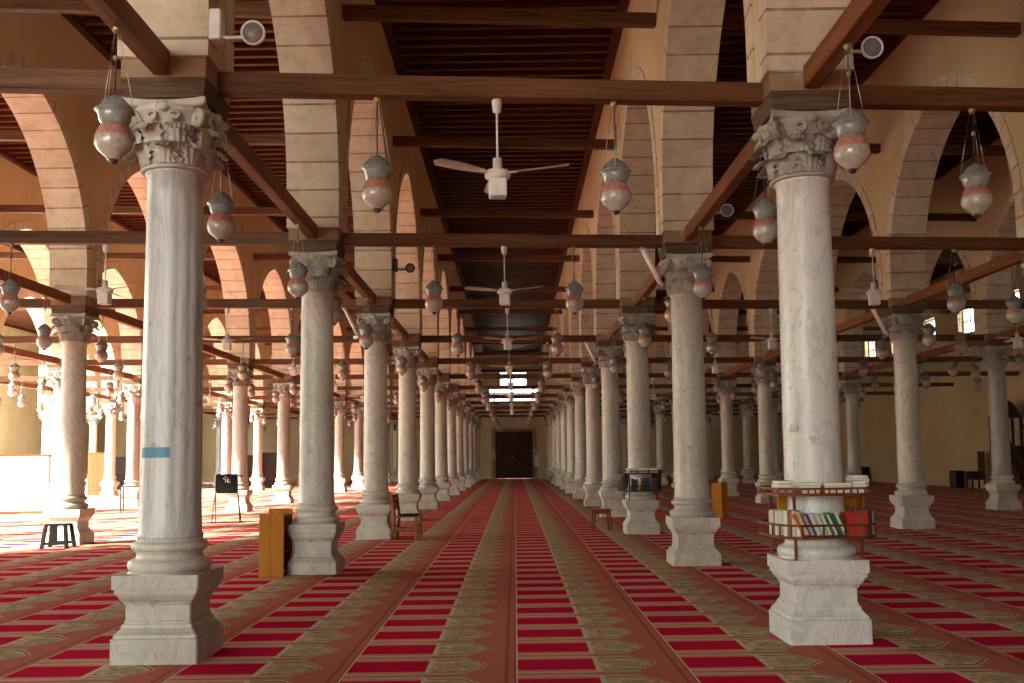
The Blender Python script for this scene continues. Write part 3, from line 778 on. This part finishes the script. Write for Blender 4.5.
for c in row:
    w = RAND.uniform(.018, .027); hh = RAND.uniform(.175, .205)
    X, Yy = loc_(xx, -.403)
    book(X, Yy, .69+.212+.0, w, hh, .13, SK, -.42, c, '%s %s book leaning on the lower tier of the nearest ring shelf' % (which(c), cols_name[c]), 'books on the lower tier of the nearest ring shelf'); xx += w*1.13
xx = .115
for c in ['red', 'red', 'red', 'red', 'brown', 'red', 'red']:
    w = RAND.uniform(.020, .030); X, Yy = loc_(xx, -.403)
    book(X, Yy, .69+.206, w, RAND.uniform(.185, .21), .13, SK, 0, c, '%s upright %s book on the lower tier of the nearest ring shelf' % (which(c+'u'), cols_name[c]), 'books on the lower tier of the nearest ring shelf'); xx += w+.001
# diagonal sides
for (ax, ay, ang, row2, nm) in ((-.402, -.270, -PI/4, ['white', 'brown', 'cream', 'white'], 'left corner'), (.282, -.402, PI/4, ['darkgreen', 'green', 'darkgreen', 'white'], 'right corner')):
    t = .02
    for c in row2:
        w = .034; X, Yy = loc_(ax+math.cos(ang)*t, ay+math.sin(ang)*t)
        book(X, Yy, .69+.206, w, RAND.uniform(.19, .22), .085, SK+ang, 0, c, '%s %s book at the %s of the nearest ring shelf' % (which(c+nm), cols_name[c], nm), 'books on the lower tier of the nearest ring shelf'); t += w+.004
for (sx, rot_, cl, nm) in ((-.405, -PI/2, ['white', 'cream', 'white', 'brown', 'white'], 'left side'), (.405, PI/2, ['darkgreen', 'green', 'white', 'darkgreen'], 'right side')):
    t = 0
    for c in cl:
        w = .034; X, Yy = loc_(sx, (.02-t) if sx < 0 else (-.20+t))
        book(X, Yy, .69+.206, w, RAND.uniform(.19, .215), .12, SK+rot_, 0, c, '%s %s book on the %s of the nearest ring shelf' % (which(c+nm), cols_name[c], nm), 'books on the lower tier of the nearest ring shelf'); t += w+.004
def stack(x, y, zb, items, nm, rz=0):
    z = zb
    for k, (c, w, d, t) in enumerate(items):
        X, Yy = loc_(x, y)
        pos = 'lowest' if k == 0 else ('topmost' if k == len(items)-1 else 'middle')
        flatbook(X, Yy, z, w, d, t, SK+rz+RAND.uniform(-.04, .04), c, '%s %s book lying in the %s stack on the ring shelf top tier' % (pos, cols_name[c], nm), 'books lying on the top tier of the nearest ring shelf'); z += t+.001
TZ = .69+.561
stack(-.19, -.338, TZ, [('brown', .17, .13, .035), ('lightgreen', .19, .135, .03), ('cream', .2, .14, .025)], 'left front')
stack(-.338, -.14, TZ, [('red', .14, .13, .04), ('cream', .15, .13, .035), ('brown', .14, .12, .03)], 'far left', -PI/2)
stack(.045, -.338, TZ, [('orange', .22, .14, .03), ('red', .23, .14, .03), ('white', .24, .14, .022)], 'front middle')
stack(.235, -.338, TZ, [('grey', .12, .13, .035), ('white', .125, .13, .035), ('grey', .12, .13, .03)], 'right front')
stack(.340, -.12, TZ, [('white', .18, .13, .045), ('grey', .18, .13, .04), ('white', .18, .14, .03), ('white', .16, .13, .025)], 'far right', PI/2)
# dark shelf at third right column
sx_, sy_ = XR, gy(XR, 3)
ring_shelf((sx_, sy_, .69), SK, 'dark two-tier octagonal shelf around the third right column', 'darkwood')
xx = -.26; seen = {}
for c in ['darkgreen', 'navy', 'brown', 'white', 'brown', 'navy', 'darkgreen', 'navy', 'brown', 'darkgreen', 'navy']:
    w = .04; X, Yy = loc_(xx, -.403)
    book(X, Yy, .69+.206, w, RAND.uniform(.2, .26), .13, SK, 0, c, '%s %s book on the dark shelf of the third right column' % (which(c), cols_name[c]), 'books on the dark ring shelf'); xx += w+.008
for k, (x, y, c, nm) in enumerate(((-.25, -.338, 'white', 'left'), (-.02, -.338, 'brown', 'middle'), (.20, -.338, 'darkgreen', 'right'))):
    stack(x, y, TZ, [(c, .2, .14, .05), ('cream' if k % 2 == 0 else 'grey', .19, .14, .05)], nm + ' one dark shelf')
for o in list(C.objects):
    if o.get('label', '').find('one dark shelf') >= 0:
        o['label'] = o['label'].replace(' one dark shelf stack on the ring shelf top tier', ' pair on the dark third-column ring shelf'); o['group'] = 'books lying on the dark ring shelf'

# ------------------------------------------------------------------ furniture
def legs4(par, hw, hd, h, s_, mat, splay=0., name='leg'):
    for sx in (-1, 1):
        for sy in (-1, 1):
            m = MB(); n = len(m.v)
            b = [(sx*(hw+splay)+dx, sy*(hd+splay)+dy, 0) for dx, dy in ((-s_, -s_), (s_, -s_), (s_, s_), (-s_, s_))]
            t = [(sx*hw+dx, sy*hd+dy, h) for dx, dy in ((-s_, -s_), (s_, -s_), (s_, s_), (-s_, s_))]
            m.v += b+t
            for f in ((3,2,1,0),(4,5,6,7),(0,1,5,4),(1,2,6,5),(2,3,7,6),(3,0,4,7)): m.face(f)
            m.build(name, mat, par)
# bookcase beside the second left column
def bookcase(loc, rz, label, mat, w=.34, d=.5, h=.86, step=.05):
    b = empty('bookcase', loc, rz, label, 'bookcase')
    MB().box((-w/2, -d/2, 0), (w/2, -d/2+.025, h), None, .004).build('side_panel', mat, b)
    MB().box((-w/2, d/2-.025, 0), (w/2, d/2, h+step), None, .004).build('side_panel', mat, b)
    MB().box((-w/2, -d/2+.025, .02), (-w/2+.015, d/2-.025, h-.03)).build('back_panel', mat, b)
    for z in (.06, .32, .58, h-.05): MB().box((-w/2+.015, -d/2+.025, z), (w/2-.01, d/2-.025, z+.02)).build('shelf', mat, b)
    return b
bookcase((-3.345, 13.98, 0), 0, 'amber wooden bookcase seen end-on beside the second left column', 'amber', .34, .55)
bookcase((5.23, 25.6, 0), .5, 'narrow amber wooden bookcase standing behind the second right column', 'amber', .2, .4, .92)
# wooden chair by third left column, facing right
def chair(loc, rz, label):
    c = empty('wooden_chair', loc, rz, label, 'chair'); c.scale = (1.18, 1.18, 1.05)
    S = .20
    MB().box((-.21, -.20, .415), (.21, .20, .445), None, .008).build('seat', 'chairwood', c)
    MB().box((-.12, -.15, .446), (.19, .15, .475), None, .012).build('cushion', 'black', c, None, 'dark folded cloth on the seat')
    for sy in (-1, 1):
        MB().box((.16, sy*.18-.024, 0), (.208, sy*.18+.024, .415), None, .004).build('leg', 'chairwood', c)
        m = MB(); m.tube([(-.23, sy*.18, 0), (-.19, sy*.18, .42), (-.24, sy*.18, .86)], .028, 6); m.build('leg', 'chairwood', c)
    for z in (.80, .70, .60): MB().box((-.25, -.17, z-.03), (-.215, .17, z+.045), None, .004).build('back_slat', 'chairwood', c)
    for y in (-.18, .18): MB().box((-.2, y-.016, .16), (.19, y+.016, .22)).build('stretcher', 'chairwood', c)
    for x in (.185, -.2): MB().box((x-.012, -.17, .25), (x+.012, .17, .28)).build('stretcher', 'chairwood', c)
    return c
chair((-2.16, 20.05, 0), -.12, 'brown wooden slat-back chair beside the third left column')
# red stool
s = empty('stool', (1.86, 21.75, 0), .1, 'small red stool on the carpet left of the dark-shelved third right column', 'stool')
MB().box((-.20, -.17, .43), (.20, .17, .46), None, .012).build('seat', 'redplastic', s)
legs4(s, .165, .14, .43, .018, 'redplastic', .02)
for y in (-.14, .14): MB().box((-.16, y-.01, .36), (.16, y+.01, .43)).build('apron', 'redplastic', s)
# black stool
s = empty('stool', (-8.66, 18.95, 0), .05, 'small black stool against the plinth of the nearest second-row left column', 'stool')
MB().box((-.21, -.17, .42), (.21, .17, .455), None, .015).build('seat', 'black', s)
legs4(s, .18, .14, .42, .03, 'black', .05)
for y in (-.18, .18): MB().box((-.22, y-.012, .07), (.22, y+.012, .12)).build('stretcher', 'black', s)
for y in (-.165,): MB().box((-.045, y-.012, .06), (.045, y+.012, .42)).build('brace', 'black', s)
# black stand with panel
s = empty('notice_stand', (-7.55, 26.1, 0), .12, 'black panel with white marks on thin metal legs in the left aisle', 'stand')
pn = MB().box((-.27, -.02, .76), (.27, .02, 1.27), None, .006).build('panel', 'black', s)
mk = MB()
for (a, b) in (((-.09, 1.16), (-.02, 1.12)), ((-.02, 1.12), (-.03, 1.05)), ((.03, 1.18), (.02, 1.06)), ((.02, 1.06), (.10, 1.05)), ((-.05, 1.20), (.0, 1.18)), ((.05, 1.12), (.09, 1.11))):
    mk.tube([(a[0], -.022, a[1]), (b[0], -.022, b[1])], .011, 5)
mk.build('white_lettering', 'white', pn)
for sx in (-1, 1):
    m = MB(); m.tube([(sx*.36, -.10, 0), (sx*.29, -.03, .74), (sx*.27, 0, 1.25)], .014, 6); m.build('leg', 'darkmetal', s)
    m = MB(); m.tube([(sx*.33, .30, 0), (sx*.29, .04, .72)], .014, 6); m.build('leg', 'darkmetal', s)
m = MB(); m.tube([(-.29, -.02, .74), (.29, -.02, .74)], .012, 6); m.build('crossbar', 'darkmetal', s)
m = MB(); m.tube([(-.34, -.08, .1), (.34, -.08, .1)], .008, 6); m.build('crossbar', 'darkmetal', s)
m = MB(); m.tube([(.24, -.02, 1.24), (.42, -.02, 1.2)], .02, 6); m.build('handle', 'darkmetal', s)
# thin dark frame further back
s = empty('metal_rack', (-12.6, 33.0, 0), .2, 'thin dark metal frame stand far in the left aisles beside the large near column', 'rack')
legs4(s, .38, .25, .82, .022, 'darkmetal')
MB().box((-.42, -.28, .80), (.42, .28, .84)).build('top', 'darkmetal', s); MB().box((-.38, -.26, .45), (.38, .26, .47)).build('shelf', 'darkmetal', s)
# screens and bookcases on the left
def screen(loc, rz, w, h, d, mat, side, label):
    s = empty('partition_screen', loc, rz, label, 'partition')
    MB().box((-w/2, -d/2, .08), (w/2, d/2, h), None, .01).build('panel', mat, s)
    MB().box((-w/2-.03, -d/2-.03, 0), (w/2+.03, d/2+.03, .09), None, .008).build('plinth', side, s)
    MB().box((-w/2-.02, -d/2-.02, h), (w/2+.02, d/2+.02, h+.05), None, .008).build('cap_rail', side, s)
    n = max(1, int(w/1.1))
    for k in range(n): MB().box((-w/2+.1+k*(w-.1)/n, -d/2-.015, .25), (-w/2+(k+1)*(w-.1)/n, -d/2+.002, h-.18), None, .01).build('raised_panel', mat, s)
    return s
screen((-17.7, 32.6, 0), SK, 5.0, 1.86, .9, 'milk' if 'milk' in MT else 'white', 'orangewood', 'wooden partition, sun glare painted white, with orange-brown end at the far left')  # white panel colour stands for strong sun on a wooden partition
screen((-21.0, 50.5, 0), SK, 1.1, 2.1, .6, 'orangewood', 'orangewood', 'orange wooden cabinet right behind the sunlit nearest second-row left column')
def darkcase(x, y, w, h, d, rz, label):
    s = empty('bookcase', (x, y, 0), rz, label, 'bookcase')
    MB().box((-w/2, d/2-.03, 0), (w/2, d/2, h)).build('back_panel', 'darkwood', s)
    for sx in (-1, 1): MB().box((sx*w/2-.02, -d/2, 0), (sx*w/2+.02, d/2, h)).build('side_panel', 'darkwood', s)
    for k in range(5): MB().box((-w/2, -d/2, k*(h-.04)/4), (w/2, d/2, k*(h-.04)/4+.04)).build('shelf', 'darkwood', s)
    return s
darkcase(-16.1, 60, .9, 2.0, .5, SK, 'dark tall bookcase seen left of the black-panelled stand, left one of two')
darkcase(-14.9, 60.3, 1.1, 2.15, .5, SK, 'dark tall bookcase seen left of the black-panelled stand, right one of two')
darkcase(-24.6, 62.0, 1.3, 2.0, .5, SK, 'dark brown bookcase in far left background beside bright columns')
# right wall items
def speaker(x, y, w, h, label):
    s = empty('loudspeaker', (x, y, 0), PI/2, label, 'loudspeaker', 'black boxes along the right wall')
    MB().box((-w/2, -.18, 0), (w/2, .20, h), None, .02).build('cabinet', 'black', s)
    MB().box((-w/2+.05, .195, .06), (w/2-.05, .215, h-.06), None, .008).build('grille', 'darkmetal', s)
speaker(XW-.35, 46.0, .75, .78, 'black box standing against the ochre right wall, nearer of two')
speaker(XW-.35, 58.2, .75, .85, 'black box standing against the ochre right wall, farther of two')
# carved pulpit at the right edge
p = empty('pulpit', (20.02, 39.2, 0), 0, 'dark carved wooden pulpit with steps at the right edge of the hall', 'pulpit')
m = MB(); n = 7
for k in range(n): m.box((-.45, -1.1+k*.3, 0), (.45, -1.1+(k+1)*.3, .26*(k+1)))
m.build('stair', 'darkwood', p)
for sx in (-1, 1):
    m = MB()
    for k in range(n+1): y = -1.1+k*.3; m.box((sx*.46-.02, y-.02, .26*k), (sx*.46+.02, y+.02, .26*k+.9))
    m.tube([(sx*.46, -1.1, .9), (sx*.46, 1.0, 2.75)], .04, 8); m.build('handrail', 'darkwood', p)
for sx in (-1, 1):
    for y in (1.0, 1.7): MB().box((sx*.45-.05, y-.05, 0), (sx*.45+.05, y+.05, 3.0), None, .01).build('post', 'darkwood', p)
MB().box((-.5, .95, 1.75), (.5, 1.75, 1.85)).build('platform', 'darkwood', p)
m = MB(); m.lathe([(.62, 2.98), (.64, 3.06), (.5, 3.15), (.46, 3.35), (.3, 3.6), (.08, 3.75), (.05, 3.9), (.09, 3.98), (.001, 4.1)], 16, Matrix.Translation((0, 1.35, 0))); m.build('canopy', 'darkwood', p)
c = empty('high_backed_chair', (20.05, 43.5, 0), -PI*.5, 'dark high-backed chair before the pulpit at the right', 'chair')
MB().box((-.3, -.3, .42), (.3, .3, .5), None, .02).build('seat', 'darkwood', c)
MB().box((-.3, .25, .5), (.3, .31, 1.65), None, .03).build('backrest', 'darkwood', c)
for sx in (-1, 1): MB().box((sx*.3-.03, -.3, .5), (sx*.3+.03, .28, .78), None, .01).build('armrest', 'darkwood', c)
legs4(c, .26, .26, .42, .03, 'darkwood')
# small black box on far left column, wall speaker on far wall
s = empty('loudspeaker', (3.15, 79.9+.1, 4.9), SK, 'round dark loudspeaker high on the far wall right of the door', 'loudspeaker')
MB().lathe([(.001, 0), (.3, 0), (.42, .16), (.40, .2), (.1, .08), (.001, .08)], 20, Matrix.Rotation(PI/2, 4, 'X')).build('horn', 'black', s)
MB().box((-.1, -.02, -.3), (.1, .06, .1)).build('bracket', 'black', s)

# ------------------------------------------------------------------ light
wd = bpy.data.worlds.new('World'); bpy.context.scene.world = wd; wd.use_nodes = True
nt = wd.node_tree; bg = nt.nodes['Background']
tc = nt.nodes.new('ShaderNodeTexCoord'); sp = nt.nodes.new('ShaderNodeSeparateXYZ'); nt.links.new(tc.outputs['Generated'], sp.inputs[0])
r = nt.nodes.new('ShaderNodeValToRGB'); e = r.color_ramp.elements
e[0].position = 0; e[0].color = (.93, .99, .86, 1); e[1].position = .6; e[1].color = (.66, .84, .95, 1)
nt.links.new(sp.outputs[2], r.inputs[0]); nt.links.new(r.outputs[0], bg.inputs[0]); bg.inputs[1].default_value = 12.5
def sun(e, az, strength, col):
    l = bpy.data.lights.new('sun', 'SUN'); l.energy = strength; l.angle = .10; l.color = col
    o = bpy.data.objects.new('sun', l); C.objects.link(o)
    # az: direction the light comes from, degrees from -X toward -Y
    d = Vector((-math.cos(az)*math.cos(e), -math.sin(az)*math.cos(e), math.sin(e)))
    o.rotation_euler = d.to_track_quat('Z', 'Y').to_euler(); o.location = (-30, -10, 30); return o
sun(math.radians(27.5), math.radians(24), 50, (.99, 1, .83))

# ------------------------------------------------------------------ camera
cam = bpy.data.cameras.new('camera'); co = bpy.data.objects.new('camera', cam); C.objects.link(co)
cam.lens = F*36/1024; cam.sensor_width = 36; cam.shift_y = SY; cam.clip_end = 500
def cdir(u, v, w):
    c, s = math.cos(ROLL), math.sin(ROLL); u, v = c*u + s*v, -s*u + c*v
    x, y, z = u, w, v
    c, s = math.cos(PITCH), math.sin(PITCH); y, z = c*y - s*z, s*y + c*z
    c, s = math.cos(YAW), math.sin(YAW); x, y = c*x + s*y, -s*x + c*y
    return Vector((x, y, z))
R = Matrix((cdir(1, 0, 0), cdir(0, 1, 0), -cdir(0, 0, 1))).transposed().to_4x4()
co.matrix_world = Matrix.Translation((0, 0, H)) @ R
sc = bpy.context.scene; sc.camera = co
sc.view_settings.view_transform = 'Standard'; sc.view_settings.look = 'None'; sc.view_settings.gamma = 1; sc.view_settings.exposure = -0.06
sc.cycles.max_bounces = 8; sc.cycles.diffuse_bounces = 5; sc.cycles.glossy_bounces = 3; sc.cycles.transparent_max_bounces = 8
sc.cycles.use_denoising = True; sc.cycles.sample_clamp_indirect = 12; sc.cycles.caustics_reflective = False; sc.cycles.caustics_refractive = False
